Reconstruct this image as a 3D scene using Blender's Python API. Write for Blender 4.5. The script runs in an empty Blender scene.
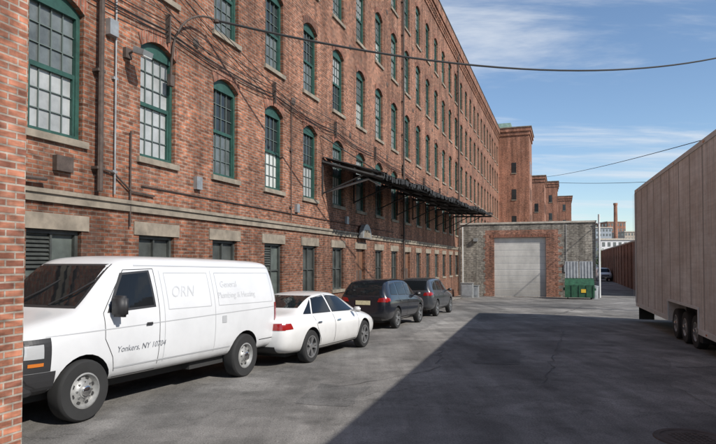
import bpy, math, random, bmesh
from mathutils import Vector, Matrix
from mathutils.bvhtree import BVHTree
random.seed(7)
sc=bpy.context.scene
F_PX=590.0
def gz(Y):
    if Y<8: return 0.0
    return -0.02*(min(Y,60)-8)
# ---------------------------------------------------------------- materials
def newmat(name):
    m=bpy.data.materials.new(name); m.use_nodes=True
    nt=m.node_tree; b=nt.nodes['Principled BSDF']; return m,nt,b
def simple(name,col,rough=0.6,metal=0.0,coat=0.0,var=0.0,scale=3.0,bump=0.0,stretch=None,spec=None,lowdirt=None):
    m,nt,b=newmat(name)
    b.inputs['Base Color'].default_value=(*col,1); b.inputs['Roughness'].default_value=rough
    b.inputs['Metallic'].default_value=metal
    if coat: b.inputs['Coat Weight'].default_value=coat; b.inputs['Coat Roughness'].default_value=0.06
    if spec is not None: b.inputs['Specular IOR Level'].default_value=spec
    if var>0:
        tc=nt.nodes.new('ShaderNodeTexCoord'); mp=nt.nodes.new('ShaderNodeMapping')
        if stretch: mp.inputs['Scale'].default_value=stretch
        nt.links.new(tc.outputs['Object'],mp.inputs[0])
        n=nt.nodes.new('ShaderNodeTexNoise'); n.inputs['Scale'].default_value=scale; n.inputs['Detail'].default_value=6; n.inputs['Roughness'].default_value=0.65
        nt.links.new(mp.outputs[0],n.inputs['Vector'])
        r=nt.nodes.new('ShaderNodeMapRange'); r.inputs['From Min'].default_value=0.3; r.inputs['From Max'].default_value=0.7
        r.inputs['To Min'].default_value=1-var; r.inputs['To Max'].default_value=1+var
        nt.links.new(n.outputs[0],r.inputs[0])
        mx=nt.nodes.new('ShaderNodeMix'); mx.data_type='RGBA'; mx.blend_type='MULTIPLY'; mx.inputs[0].default_value=1
        mx.inputs[6].default_value=(*col,1); nt.links.new(r.outputs[0],mx.inputs[7])
        out=mx.outputs[2]
        if lowdirt:
            sp=nt.nodes.new('ShaderNodeSeparateXYZ'); nt.links.new(tc.outputs['Object'],sp.inputs[0])
            ad=nt.nodes.new('ShaderNodeMath'); ad.operation='MULTIPLY_ADD'; nt.links.new(n.outputs[0],ad.inputs[0]); ad.inputs[1].default_value=0.5; nt.links.new(sp.outputs[2],ad.inputs[2])
            r2=nt.nodes.new('ShaderNodeMapRange'); r2.inputs[1].default_value=lowdirt[0]+.25; r2.inputs[2].default_value=lowdirt[1]+.25; r2.inputs[3].default_value=lowdirt[2]; r2.inputs[4].default_value=0
            nt.links.new(ad.outputs[0],r2.inputs[0])
            m3=nt.nodes.new('ShaderNodeMix'); m3.data_type='RGBA'; nt.links.new(r2.outputs[0],m3.inputs[0]); nt.links.new(out,m3.inputs[6]); m3.inputs[7].default_value=(0.16,0.145,0.125,1); out=m3.outputs[2]
        nt.links.new(out,b.inputs['Base Color'])
        if bump>0:
            bp=nt.nodes.new('ShaderNodeBump'); bp.inputs['Strength'].default_value=bump; bp.inputs['Distance'].default_value=0.02
            nt.links.new(n.outputs[0],bp.inputs['Height']); nt.links.new(bp.outputs[0],b.inputs['Normal'])
    return m
def brick(name,c1,c2,mortar,bw=0.215,bh=0.075,ms=0.011,swap=False,dirt=0.45,rough=0.9,bump=0.5,pale=0.0,low=None,palecol=(0.34,0.25,0.195)):
    m,nt,b=newmat(name); N=nt.nodes.new; L=nt.links.new
    tc=N('ShaderNodeTexCoord'); sp=N('ShaderNodeSeparateXYZ'); L(tc.outputs['Object'],sp.inputs[0])
    ad=N('ShaderNodeMath'); ad.operation='ADD'; L(sp.outputs[0],ad.inputs[0]); L(sp.outputs[1],ad.inputs[1])
    cb=N('ShaderNodeCombineXYZ')
    if swap: L(sp.outputs[2],cb.inputs[0]); L(ad.outputs[0],cb.inputs[1])
    else: L(ad.outputs[0],cb.inputs[0]); L(sp.outputs[2],cb.inputs[1])
    bt=N('ShaderNodeTexBrick'); bt.inputs['Scale'].default_value=1
    bt.inputs['Color1'].default_value=(*c1,1); bt.inputs['Color2'].default_value=(*c2,1); bt.inputs['Mortar'].default_value=(*mortar,1)
    bt.inputs['Mortar Size'].default_value=ms; bt.inputs['Mortar Smooth'].default_value=0.3; bt.inputs['Bias'].default_value=-0.1
    bt.inputs['Brick Width'].default_value=bw; bt.inputs['Row Height'].default_value=bh
    L(cb.outputs[0],bt.inputs['Vector'])
    def NZ(scale,det,ro,st,lo,hi,a,c):
        mp=N('ShaderNodeMapping'); mp.inputs['Scale'].default_value=st; L(cb.outputs[0],mp.inputs[0])
        n=N('ShaderNodeTexNoise'); n.inputs['Scale'].default_value=scale; n.inputs['Detail'].default_value=det; n.inputs['Roughness'].default_value=ro; L(mp.outputs[0],n.inputs['Vector'])
        r=N('ShaderNodeMapRange'); r.inputs[1].default_value=lo; r.inputs[2].default_value=hi; r.inputs[3].default_value=a; r.inputs[4].default_value=c; L(n.outputs[0],r.inputs[0]); return n,r.outputs[0]
    def MU(a,c):
        x=N('ShaderNodeMath'); x.operation='MULTIPLY'; L(a,x.inputs[0]); L(c,x.inputs[1]); return x.outputs[0]
    _,a1=NZ(0.4,9,.72,(1,1,1),.34,.64,1-dirt,1+dirt*.45)
    n2,a2=NZ(1,3,.5,(4.7,13.3,1),.3,.7,.5,1.5)
    _,a3=NZ(1,5,.6,(1.9,.13,1),.36,.6,.58,1.1)
    tot=MU(MU(a1,a2),a3)
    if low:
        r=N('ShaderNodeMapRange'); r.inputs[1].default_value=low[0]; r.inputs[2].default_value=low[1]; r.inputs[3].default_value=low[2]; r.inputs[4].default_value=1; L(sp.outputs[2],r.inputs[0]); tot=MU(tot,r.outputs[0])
    mx=N('ShaderNodeMix'); mx.data_type='RGBA'; mx.blend_type='MULTIPLY'; mx.inputs[0].default_value=1
    L(bt.outputs['Color'],mx.inputs[6]); L(tot,mx.inputs[7])
    _,a4=NZ(1.1,10,.82,(1,1,1),.53,.74,0,.45+pale)
    mx2=N('ShaderNodeMix'); mx2.data_type='RGBA'; L(a4,mx2.inputs[0]); L(mx.outputs[2],mx2.inputs[6]); mx2.inputs[7].default_value=(*palecol,1)
    _,a5=NZ(.8,8,.75,(1.4,.8,1),.54,.70,0,.65)
    mx3=N('ShaderNodeMix'); mx3.data_type='RGBA'; L(a5,mx3.inputs[0]); L(mx2.outputs[2],mx3.inputs[6]); mx3.inputs[7].default_value=(0.08,0.055,0.045,1)
    L(mx3.outputs[2],b.inputs['Base Color'])
    b.inputs['Roughness'].default_value=rough; b.inputs['Specular IOR Level'].default_value=0.25
    bp=N('ShaderNodeBump'); bp.inputs['Strength'].default_value=bump; bp.inputs['Distance'].default_value=0.012
    sb=N('ShaderNodeMath'); sb.operation='MULTIPLY_ADD'; L(bt.outputs['Fac'],sb.inputs[0]); sb.inputs[1].default_value=-1.0; L(n2.outputs[0],sb.inputs[2])
    L(sb.outputs[0],bp.inputs['Height']); L(bp.outputs[0],b.inputs['Normal'])
    return m
M={}
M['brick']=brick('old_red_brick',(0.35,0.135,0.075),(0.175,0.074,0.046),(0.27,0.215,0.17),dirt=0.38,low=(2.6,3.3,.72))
M['brick2']=brick('pale_brick',(0.40,0.165,0.10),(0.22,0.088,0.06),(0.34,0.29,0.24),dirt=0.35,pale=0.1)
M['brick_far']=brick('far_brick',(0.40,0.17,0.10),(0.30,0.125,0.08),(0.32,0.24,0.19),dirt=0.3)
M['arch']=brick('arch_brick',(0.29,0.105,0.065),(0.17,0.066,0.043),(0.22,0.17,0.135),bw=0.3,swap=True,dirt=0.3)
M['block']=brick('grey_block',(0.33,0.30,0.255),(0.24,0.215,0.18),(0.17,0.155,0.14),bw=0.41,bh=0.2,ms=0.014,dirt=0.35,palecol=(.42,.385,.33))
M['stone']=simple('sandstone',(0.235,0.2,0.155),0.9,var=0.45,scale=2.2,bump=0.3)
M['green']=simple('green_paint',(0.022,0.07,0.055),0.55,var=0.35,scale=6)
M['gdark']=simple('window_glass_dark',(0.025,0.03,0.032),0.08,var=0.4,scale=1.2)
M['gpale']=simple('window_glass_shade',(0.34,0.35,0.345),0.25,var=0.3,scale=1.5)
M['gwhite']=simple('window_glass_blind',(0.52,0.53,0.5),0.3,var=0.2,scale=2)
M['ggrey']=simple('window_glass_grey',(0.12,0.135,0.135),0.15,var=0.5,scale=1.5)
M['grille']=simple('window_panel',(0.055,0.06,0.055),0.5,var=0.5,scale=2)
M['iron']=simple('rusty_iron',(0.075,0.055,0.045),0.8,var=0.4,scale=8)
M['black']=simple('black_rubber',(0.018,0.018,0.018),0.75)
M['cable']=simple('cable',(0.02,0.02,0.02),0.7)
M['galv']=simple('galvanised',(0.33,0.34,0.34),0.5,metal=0.5,var=0.25,scale=5)
M['canopy']=simple('canopy_sheet',(0.026,0.025,0.024),0.75,var=0.4,scale=3)
M['wood']=simple('weathered_wood',(0.18,0.12,0.075),0.85,var=0.4,scale=6,stretch=(4,4,0.4))
M['door']=simple('brown_door',(0.16,0.075,0.04),0.6,var=0.3)
M['doorm']=simple('roller_door_paint',(0.56,0.54,0.5),0.6,var=0.2,scale=1.1,stretch=(1,1,0.45),lowdirt=(-.9,1.4,.5))
M['whitem']=simple('white_metal',(0.62,0.62,0.6),0.55,var=0.16,scale=1.6,stretch=(1,1,0.5))
M['roof']=simple('roofing',(0.08,0.08,0.08),0.9,var=0.2)
M['copper']=simple('verdigris',(0.16,0.24,0.2),0.8,var=0.3)
M['coping']=simple('coping_stone',(0.45,0.41,0.35),0.85,var=0.3,scale=3)
M['concrete']=simple('concrete',(0.22,0.21,0.19),0.9,var=0.35,scale=2,bump=0.3)
M['dump']=simple('dumpster_green',(0.02,0.08,0.04),0.55,var=0.5,scale=4)
M['yellow']=simple('yellow_label',(0.7,0.45,0.04),0.5)
M['grey']=simple('grey_plastic',(0.26,0.27,0.28),0.6,var=0.25)
# ---------------------------------------------------------------- mesh builder
class MB:
    def __init__(s): s.v=[];s.f=[];s.m=[]
    def quad(s,pts,mi=0):
        n=len(s.v); s.v+= [tuple(p) for p in pts]; s.f.append(tuple(range(n,n+len(pts)))); s.m.append(mi)
    def box(s,x0,x1,y0,y1,z0,z1,mi=0):
        if x0>x1:x0,x1=x1,x0
        if y0>y1:y0,y1=y1,y0
        n=len(s.v)
        s.v+=[(x0,y0,z0),(x1,y0,z0),(x1,y1,z0),(x0,y1,z0),(x0,y0,z1),(x1,y0,z1),(x1,y1,z1),(x0,y1,z1)]
        for f in [(0,3,2,1),(4,5,6,7),(0,1,5,4),(1,2,6,5),(2,3,7,6),(3,0,4,7)]:
            s.f.append(tuple(n+i for i in f)); s.m.append(mi)
    def prism(s,poly,a0,a1,axis,mi=0):
        def P(p,a):
            return (p[0],a,p[1]) if axis=='y' else ((a,p[0],p[1]) if axis=='x' else (p[0],p[1],a))
        n=len(s.v); k=len(poly)
        s.v+=[P(p,a0) for p in poly]+[P(p,a1) for p in poly]
        s.f.append(tuple(range(n+k-1,n-1,-1))); s.m.append(mi)
        s.f.append(tuple(range(n+k,n+2*k))); s.m.append(mi)
        for i in range(k):
            j=(i+1)%k; s.f.append((n+i,n+j,n+k+j,n+k+i)); s.m.append(mi)
    def tube(s,path,r,seg=6,mi=0,cap=True):
        pts=[Vector(p) for p in path]; n0=len(s.v)
        for i,p in enumerate(pts):
            t=(pts[min(i+1,len(pts)-1)]-pts[max(i-1,0)]).normalized()
            up=Vector((0,0,1)) if abs(t.z)<0.95 else Vector((1,0,0))
            a=t.cross(up).normalized(); b=a.cross(t).normalized()
            rr=r[i] if isinstance(r,(list,tuple)) else r
            for k in range(seg):
                an=2*math.pi*k/seg; s.v.append(tuple(p+a*math.cos(an)*rr+b*math.sin(an)*rr))
        for i in range(len(pts)-1):
            for k in range(seg):
                j=(k+1)%seg; s.f.append((n0+i*seg+k,n0+i*seg+j,n0+(i+1)*seg+j,n0+(i+1)*seg+k)); s.m.append(mi)
        if cap:
            s.f.append(tuple(n0+k for k in range(seg))); s.m.append(mi)
            e=n0+(len(pts)-1)*seg; s.f.append(tuple(e+k for k in reversed(range(seg)))); s.m.append(mi)
    def lathe(s,prof,c,axis='y',seg=28,mi=0):
        n0=len(s.v)
        for (r,a) in prof:
            for k in range(seg):
                an=2*math.pi*k/seg
                if axis=='y': s.v.append((c[0]+r*math.cos(an),c[1]+a,c[2]+r*math.sin(an)))
                else: s.v.append((c[0]+r*math.cos(an),c[1]+r*math.sin(an),c[2]+a))
        for i in range(len(prof)-1):
            for k in range(seg):
                j=(k+1)%seg; s.f.append((n0+i*seg+k,n0+i*seg+j,n0+(i+1)*seg+j,n0+(i+1)*seg+k)); s.m.append(mi)
    def obj(s,name,mats,parent=None,mw=None,smooth=False,ang=35,recalc=True,bevel=0):
        me=bpy.data.meshes.new(name); me.from_pydata(s.v,[],s.f)
        for m in mats: me.materials.append(m)
        me.polygons.foreach_set('material_index',s.m); me.update()
        if recalc:
            bm=bmesh.new(); bm.from_mesh(me); bmesh.ops.recalc_face_normals(bm,faces=bm.faces); bm.to_mesh(me); bm.free()
        if smooth:
            me.polygons.foreach_set('use_smooth',[True]*len(me.polygons)); me.set_sharp_from_angle(angle=math.radians(ang))
        ob=bpy.data.objects.new(name,me); sc.collection.objects.link(ob)
        if parent: ob.parent=parent
        if mw is not None: ob.matrix_world=mw
        if bevel:
            b=ob.modifiers.new('bev','BEVEL'); b.width=bevel; b.segments=2; b.limit_method='ANGLE'
        return ob
def empty(name,mw=None):
    e=bpy.data.objects.new(name,None); sc.collection.objects.link(e)
    if mw is not None: e.matrix_world=mw
    return e
m_=0.347; nx=1/math.sqrt(1+m_*m_); dx=m_*nx
FR=Matrix(((dx,-nx,0,-8.6),(nx,dx,0,0),(0,0,1,0),(0,0,0,1)))
def S(Y): return Y/nx
def FW(x,y,z): return FR@Vector((x,y,z))
def child(mb,name,mats,par,**k):
    return mb.obj(name,mats,parent=par,**k)
# ================================================================ BRICK FACTORY
fac=empty('brick_factory',FR)
bays=[S(9.99+2.52*k) for k in range(-3,28)]
hw=0.575
rows=[(4.15,6.44,6.66),(7.75,9.96,10.17),(11.35,13.55,13.77),(14.95,17.15,17.37)]
TOP=19.7
s0,s1=-6.0,S(80.0)
w=MB()
NA=8
def archz(sp,cr,t): return sp+(cr-sp)*(1-t*t)
DOORS={9:(-0.6,2.3),12:(-0.9,2.3)}
def band(z0,z1): w.quad([(s0,0,z0),(s1,0,z0),(s1,0,z1),(s0,0,z1)])
bb0,bb1=0.95,2.55
def piers(z0,z1,cs):
    xs=[s0]
    for c in cs: xs+=[c-hw,c+hw]
    xs.append(s1)
    for i in range(0,len(xs),2):
        w.quad([(xs[i],0,z0),(xs[i+1],0,z0),(xs[i+1],0,z1),(xs[i],0,z1)])
band(-3,-1.0)
dcs=[bays[i] for i in DOORS]
piers(-1.0,bb0,dcs)
piers(bb0,bb1,bays)
RD=0.2
for i,c in enumerate(bays):
    z0=-1.0 if i in DOORS else bb0
    w.quad([(c-hw,0,z0),(c-hw,RD,z0),(c-hw,RD,bb1),(c-hw,0,bb1)])
    w.quad([(c+hw,0,z0),(c+hw,RD,z0),(c+hw,RD,bb1),(c+hw,0,bb1)])
    w.quad([(c-hw,0,z0),(c+hw,0,z0),(c+hw,RD,z0),(c-hw,RD,z0)])
    w.quad([(c-hw,0,bb1),(c+hw,0,bb1),(c+hw,RD,bb1),(c-hw,RD,bb1)])
prev=bb1
for (sl,sp,cr) in rows:
    band(prev,sl); piers(sl,cr,bays)
    for c in bays:
        w.quad([(c-hw,0,sl),(c-hw,RD,sl),(c-hw,RD,sp),(c-hw,0,sp)])
        w.quad([(c+hw,0,sl),(c+hw,RD,sl),(c+hw,RD,sp),(c+hw,0,sp)])
        for a in range(NA):
            t0=-1+2*a/NA; t1=-1+2*(a+1)/NA
            za,zb=archz(sp,cr,t0),archz(sp,cr,t1)
            w.quad([(c+hw*t0,0,za),(c+hw*t1,0,zb),(c+hw*t1,0,cr),(c+hw*t0,0,cr)])
            w.quad([(c+hw*t0,0,za),(c+hw*t1,0,zb),(c+hw*t1,RD,zb),(c+hw*t0,RD,za)])
    prev=cr
band(prev,TOP)
w.quad([(s1,0,-3),(s1,14,-3),(s1,14,TOP),(s1,0,TOP)])
w.quad([(s0,0,-3),(s0,14,-3),(s0,14,TOP),(s0,0,TOP)])
w.quad([(s0,14,-3),(s1,14,-3),(s1,14,TOP),(s0,14,TOP)])
w.box(s0,s1+0.1,-0.06,-0.001,18.55,18.75); w.box(s0,s1+0.15,-0.14,-0.002,19.0,19.25); w.box(s0,s1+0.2,-0.22,-0.003,19.25,TOP+0.25)
x=s0
while x<s1: w.box(x,x+0.18,-0.11,-0.0015,18.75,19.0); x+=0.42
child(w,'walls',[M['brick']],fac,recalc=False)
r=MB(); r.quad([(s0,0,TOP),(s1,0,TOP),(s1,14,TOP),(s0,14,TOP)]); r.box(s0,s1+0.25,-0.26,0.3,TOP+0.25,TOP+0.33)
child(r,'roof',[M['roof']],fac)
ar=MB(); st=MB()
for bi,c in enumerate(bays):
    for (sl,sp,cr) in rows:
        H=0.24
        for a in range(NA):
            t0=-1+2*a/NA; t1=-1+2*(a+1)/NA
            e=1.16
            p=[(c+hw*t0,archz(sp,cr,t0)+0.0),(c+hw*t1,archz(sp,cr,t1)),(c+hw*t1*e,archz(sp,cr,t1)+H),(c+hw*t0*e,archz(sp,cr,t0)+H)]
            ar.prism(p,-0.022,-0.0005,'y')
        st.box(c-hw-0.09,c+hw+0.09,-0.07,RD,sl-0.12,sl)
    st.box(c-hw-0.16,c+hw+0.16,-0.025,-0.0005,bb1,bb1+0.27)
    if bi not in DOORS: st.box(c-hw-0.08,c+hw+0.08,-0.05,RD-0.002,bb0-0.11,bb0+0.004)
st.box(s0,s1,-0.06,-0.001,3.0,3.14); st.box(s0,s1,-0.1,-0.0012,3.14,3.21)
child(ar,'window_arches',[M['arch']],fac,recalc=False)
child(st,'sills_and_belt_course',[M['stone']],fac)
fr=MB(); gl=MB()
for bi,c in enumerate(bays):
    for ri,(sl,sp,cr) in enumerate(rows):
        near=bi<16
        y=0.09
        ft=0.085
        for a in range(NA):
            t0=-1+2*a/NA; t1=-1+2*(a+1)/NA
            fr.prism([(c+hw*t0,sp-0.09),(c+hw*t1,sp-0.09),(c+hw*t1,archz(sp,cr,t1)-0.002),(c+hw*t0,archz(sp,cr,t0)-0.002)],y,y+0.08,'y')
        fr.box(c-hw,c-hw+ft,y,y+0.08,sl,sp-0.09); fr.box(c+hw-ft,c+hw,y,y+0.08,sl,sp-0.09)
        fr.box(c-hw+ft,c+hw-ft,y,y+0.08,sl,sl+0.09)
        mid=(sl+sp)/2
        ia,ib=c-hw+ft,c+hw-ft
        fr.box(ia,ib,y+0.02,y+0.075,mid-0.04,mid+0.04)
        fr.box(ia,ia+0.045,y+0.02,y+0.075,sl+0.09,mid-0.04); fr.box(ib-0.045,ib,y+0.02,y+0.075,sl+0.09,mid-0.04)
        if near:
            for q in (1,2,3):
                xx=ia+(ib-ia)*q/4; fr.box(xx-0.008,xx+0.008,y+0.05,y+0.078,sl+0.09,mid-0.04,3); fr.box(xx-0.008,xx+0.008,y+0.05,y+0.078,mid+0.04,sp-0.09,3)
            for lo,hi in ((sl+0.09,mid-0.04),(mid+0.04,sp-0.09)):
                for q in (1,2):
                    zz=lo+(hi-lo)*q/3; fr.box(ia,ib,y+0.055,y+0.077,zz-0.008,zz+0.008,3)
        lowm=random.choice([1,1,2,3,3,0]); upm=random.choice([0,3,3,1,0,3]) 
        if ri==0 and bi<8: lowm=[1,1,3,1,1,3,2,1][bi]; upm=[3,3,0,3,1,0,0,0][bi]
        gl.quad([(ia,y+0.082,sl+0.05),(ib,y+0.082,sl+0.05),(ib,y+0.082,mid),(ia,y+0.082,mid)],lowm)
        gl.quad([(ia,y+0.084+random.uniform(0,.004),mid),(ib,y+0.084,mid),(ib,y+0.084,sp),(ia,y+0.084,sp)],upm)
    if bi in DOORS: continue
    fr.box(c-hw,c-hw+0.07,0.08,0.14,bb0,bb1,1); fr.box(c+hw-0.07,c+hw,0.08,0.14,bb0,bb1,1)
    fr.box(c-hw,c+hw,0.081,0.139,bb1-0.07,bb1,1); fr.box(c-hw,c+hw,0.081,0.139,bb0,bb0+0.07,1)
    fr.box(c-0.02,c+0.02,0.09,0.141,bb0+.07,bb1-.07,1); fr.box(c-hw+.07,c+hw-.07,0.1,0.142,(bb0+bb1)/2-.02,(bb0+bb1)/2+.02,1)
    if bi%3==0 and bi<16:
        z=bb0+.95
        while z<bb1-.1: fr.prism([(0.10,z),(0.145,z+.05),(0.145,z+.06),(0.10,z+.012)],c-hw+.07,c-.02,'x',1); z+=.07
    gl.quad([(c-hw,0.15,bb0),(c+hw,0.15,bb0),(c+hw,0.15,bb1),(c-hw,0.15,bb1)],4 if bi%3 else 5)
child(fr,'window_frames',[M['green'],M['grille'],M['iron'],simple('muntin_paint',(0.11,0.14,0.13),.6)],fac,recalc=False)
child(gl,'window_panes',[M['gdark'],M['gpale'],M['gwhite'],M['ggrey'],M['grille'],simple('green_grey_panel',(.085,.1,.09),.6,var=.4,scale=2)],fac,recalc=False)
dr=MB()
for i in DOORS:
    c=bays[i]; dr.box(c-hw,c+hw,0.12,0.17,-1,bb1,0)
    for a in (-0.27,0.27):
        for zz in (0.15,1.2): dr.box(c+a-0.17,c+a+0.17,0.1,0.12,zz-0.3,zz+0.45,1)
    dr.box(c-0.01,c+0.01,0.105,0.122,-0.9,2.5,1)
child(dr,'doors',[M['door'],M['iron']],fac)
hd=MB(); c=bays[9]
pts=[(c-0.6,3.0)]+[(c+0.6*math.cos(math.pi-a*math.pi/12),3.0+0.6*math.sin(math.pi-a*math.pi/12)) for a in range(1,12)]+[(c+0.6,3.0)]
hd.prism(pts,-0.3,-0.12,'y',0)
hd.prism([(c-.5,3.03),(c+.5,3.03),(c+.3,3.35),(c-.3,3.35)],-0.31,-0.3,'y',1)
child(hd,'door_hood',[M['galv'],M['stone']],fac)
dp=MB()
def pipe(px,z0,z1,r,mi=0,out=-0.12):
    s=8.6*F_PX/(563-px)/nx
    dp.tube([(s,out,z0),(s,out,z1)],r,8,mi)
    z=z0+0.4
    while z<z1: dp.box(s-r-0.04,s+r+0.04,out-r*0.4,-0.0025,z,z+0.05,mi); z+=1.8
pipe(94,3.3,19.2,0.055,0); pipe(112,3.3,9.0,0.02,1,-0.05); pipe(128,2.7,4.6,0.018,0,-0.05); pipe(402,-0.6,19.2,0.06,0); pipe(458,-0.7,19.2,0.07,0); pipe(290,3.3,7.2,.018,0,-.05)
sA=S(9.99)+0.9
dp.tube([(sA,-0.05,3.75),(sA+0.4,-0.05,3.7),(sA+0.9,-0.05,3.4),(sA+1.6,-0.05,3.38)],0.02,6,0)
dp.tube([(S(8),-0.12,3.3),(S(9.7),-0.12,3.36)],0.035,6,0)
dp.tube([(S(12),-0.03,3.55),(S(30),-0.03,3.5)],0.014,5,0)
dp.box(sA+0.2,sA+0.42,-0.12,-0.0022,6.3,6.6,1)
for (px,z,a,h) in ((60,3.55,.36,.26),(196,3.7,.22,.3),(296,3.6,.2,.26),(346,3.5,.22,.3)):
    s=8.6*F_PX/(563-px)/nx; dp.box(s-a/2,s+a/2,-.1,-.0024,z,z+h,1 if px!=60 else 0)
for i in range(0,26,2):
    for z in (7.15,10.75,14.35):
        c=(bays[i]+bays[i+1])/2; dp.lathe([(0,-.035),(.1,-.03),(.13,-.01),(.13,-.0021)],(c,0,z),'y',8,0)
child(dp,'drain_pipes',[M['iron'],M['galv']],fac,smooth=True)
# ================================================================ canopy
cn=empty('loading_canopy',FR)
def W2F(v): return FR.inverted()@Vector(v)
A0=Vector((S(21.05),-0.03,5.75)); A1=Vector((S(46.5),-0.03,5.75))
O0=W2F((0.93,20.3,5.06)); O1=W2F((0.2288*45,45,5.66))
cb=MB(); n=190
for i in range(n):
    t0=i/n; t1=(i+1)/n
    j1=random.uniform(-.06,.05); dd=random.uniform(.10,.17)
    def cp(t,k): 
        a=A0.lerp(A1,t); o=O0.lerp(O1,t); off=0.035*math.sin(t*n*math.pi/2.0)
        sag=-.05*math.sin(t*23)-.03*math.sin(t*51)
        return a+Vector((0,0,off)), o+Vector((0,j1,off+sag))
    a,o=cp(t0,0); a2,o2=cp(t1,0)
    cb.quad([a,a2,o2,o]); up=Vector((0,0,0.012)); dn=Vector((0,0,-dd))
    cb.quad([a+up,a2+up,o2+up,o+up]); cb.quad([o+dn,o2+dn,o2+up,o+up])
child(cb,'corrugated_sheet',[M['canopy']],cn,recalc=False)
fm=MB()
for t in (0.27,0.52,0.8,0.95):
    fm.tube([A0.lerp(O0,t)+Vector((0,0,-0.12)),A1.lerp(O1,t)+Vector((0,0,-0.12))],0.05,4,0)
for i in range(9):
    t=i/8; a=A0.lerp(A1,t); o=O0.lerp(O1,t)
    fm.tube([a+Vector((0,0,-0.18)),a.lerp(o,.98)+Vector((0,0,-0.18))],0.06,4,0)
    fm.tube([a+Vector((0,0,-1.3)),a.lerp(o,0.7)+Vector((0,0,-0.2))],0.03,6,0)
    fm.tube([a+Vector((0,0,-1.35)),a+Vector((0,0,-0.1))],0.035,6,0)
fm.tube([A0+Vector((0.4,0,-1.2)),A0+Vector((0.4,-1.6,-0.8)),O0+Vector((0.5,0.3,-0.35))],0.04,6,1)
fm.tube([A0+Vector((-0.2,0,0.75)),O0+Vector((0.2,0.2,0.03))],0.02,5,0)
child(fm,'brackets',[M['canopy'],M['galv']],cn)
# ================================================================ garage
ga=empty('garage_building',FR)
gs=S(49.3); gw=-10.55; gt=5.1; dl,drr,dtp=-2.81,-6.87,4.0
g=MB()
def fq(y0,y1,z0,z1,mi,x=gs): g.quad([(x,y0,z0),(x,y1,z0),(x,y1,z1),(x,y0,z1)],mi)
fq(0.01,-2.1,-2,gt,0); fq(-7.8,gw,-2,gt,0); fq(-2.1,-7.8,4.6,gt,0)
fq(-2.1,dl,-2,4.6,1); fq(drr,-7.8,-2,4.6,1); fq(dl,drr,dtp,4.6,1)
g.quad([(gs,dl,-2),(gs+.35,dl,-2),(gs+.35,dl,dtp),(gs,dl,dtp)],1); g.quad([(gs,drr,-2),(gs+.35,drr,-2),(gs+.35,drr,dtp),(gs,drr,dtp)],1)
g.quad([(gs,dl,dtp),(gs+.35,dl,dtp),(gs+.35,drr,dtp),(gs,drr,dtp)],1)
g.quad([(gs,gw,-2),(gs+14,gw,-2),(gs+14,gw,gt),(gs,gw,gt)],0); g.quad([(gs+14,gw,-2),(gs+14,0,-2),(gs+14,0,gt),(gs+14,gw,gt)],0)
g.box(gs-0.03,gs-0.002,dl+0.3,drr-0.3,dtp+0.001,dtp+0.25,2)
for k in range(11):
    z=-0.8+k*0.48
    g.box(gs-0.012,gs-0.0015,-1.95-.1*(k%2),-2.3,z,z+0.2,1); g.box(gs-0.012,gs-0.0015,-7.6,-7.95-.1*(k%3),z,z+0.2,1)
child(g,'walls',[M['block'],M['brick2'],M['arch']],ga,recalc=False)
g=MB(); g.box(gs-0.08,gs+0.3,0,gw-0.08,gt,gt+0.14); g.box(gs+0.3,gs+14,gw-0.08,gw+0.25,gt,gt+0.14)
child(g,'coping',[M['coping']],ga)
g=MB(); g.quad([(gs,0,gt-0.3),(gs+14,0,gt-0.3),(gs+14,gw,gt-0.3),(gs,gw,gt-0.3)]); child(g,'roof',[M['roof']],ga)
g=MB(); z=-1.2
while z<dtp:
    g.box(gs+.2,gs+.26,dl,drr,z,z+.5,0)
    for q in range(3): g.box(gs+.192,gs+.1995,dl,drr,z+.1+q*.13,z+.16+q*.13,0)
    g.box(gs+.195,gs+.1995,dl,drr,z+.5,z+.52,1); z+=0.52
child(g,'sectional_door',[M['doorm'],M['grey']],ga)
g=MB(); g.tube([(gs-0.12,gw-0.25,-0.9),(gs-0.12,gw-0.25,5.7)],0.08,8); g.tube([(gs-0.12,-0.25,-0.9),(gs-0.12,-0.25,4.9)],0.05,8)
g.tube([(gs-0.12,gw-0.25,4.9),(gs-0.12,gw-0.02,5.1)],0.05,6)
child(g,'downpipes',[M['whitem']],ga,smooth=True)
g=MB(); g.box(gs-.25,gs-.02,-1.5,-1.15,3.7,3.95); g.box(gs-.06,gs-.003,-8.6,-8.2,1.2,1.8); g.tube([(gs-.04,-8.4,1.8),(gs-.04,-8.4,5)],.02,5); child(g,'lamp_and_switch_box',[M['galv']],ga)
# ================================================================ far wings of works
def wing(name,Y,d0,d1,top,depth):
    e=empty(name,FR); b=MB(); x=S(Y)
    b.box(x,x+depth,-d1,-d0,-3,top); b.box(x-0.25,x+depth+.25,-d1-0.25,-d0+0.2,top,top+0.5); b.box(x-0.12,x+depth+.12,-d1-0.12,-d0+0.1,top-0.5,top-0.002)
    child(b,'walls',[M['brick_far']],e)
    c=MB(); c.box(x-0.35,x+depth+.35,-d1-0.35,-d0+0.25,top+0.5,top+0.62); child(c,'coping',[M['stone']],e)
    v=MB(); z=3.2
    while z<top-2.5:
        k=(d0+d1)/2
        v.box(x-0.03,x-0.01,-k-0.3,-k+0.3,z,z+1.4,0); v.box(x-0.08,x-0.0305,-k-0.35,-k+0.35,z-.12,z,1)
        yy=x+1.6
        while yy<x+depth-1.2:
            v.box(yy-.45,yy+.45,-d1-0.03,-d1-0.01,z,z+1.7,0); yy+=2.6
        z+=3.6
    child(v,'windows',[M['gdark'],M['stone']],e); return e
t=wing('stair_tower',80,0.0,4.0,19.6,7)
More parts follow.
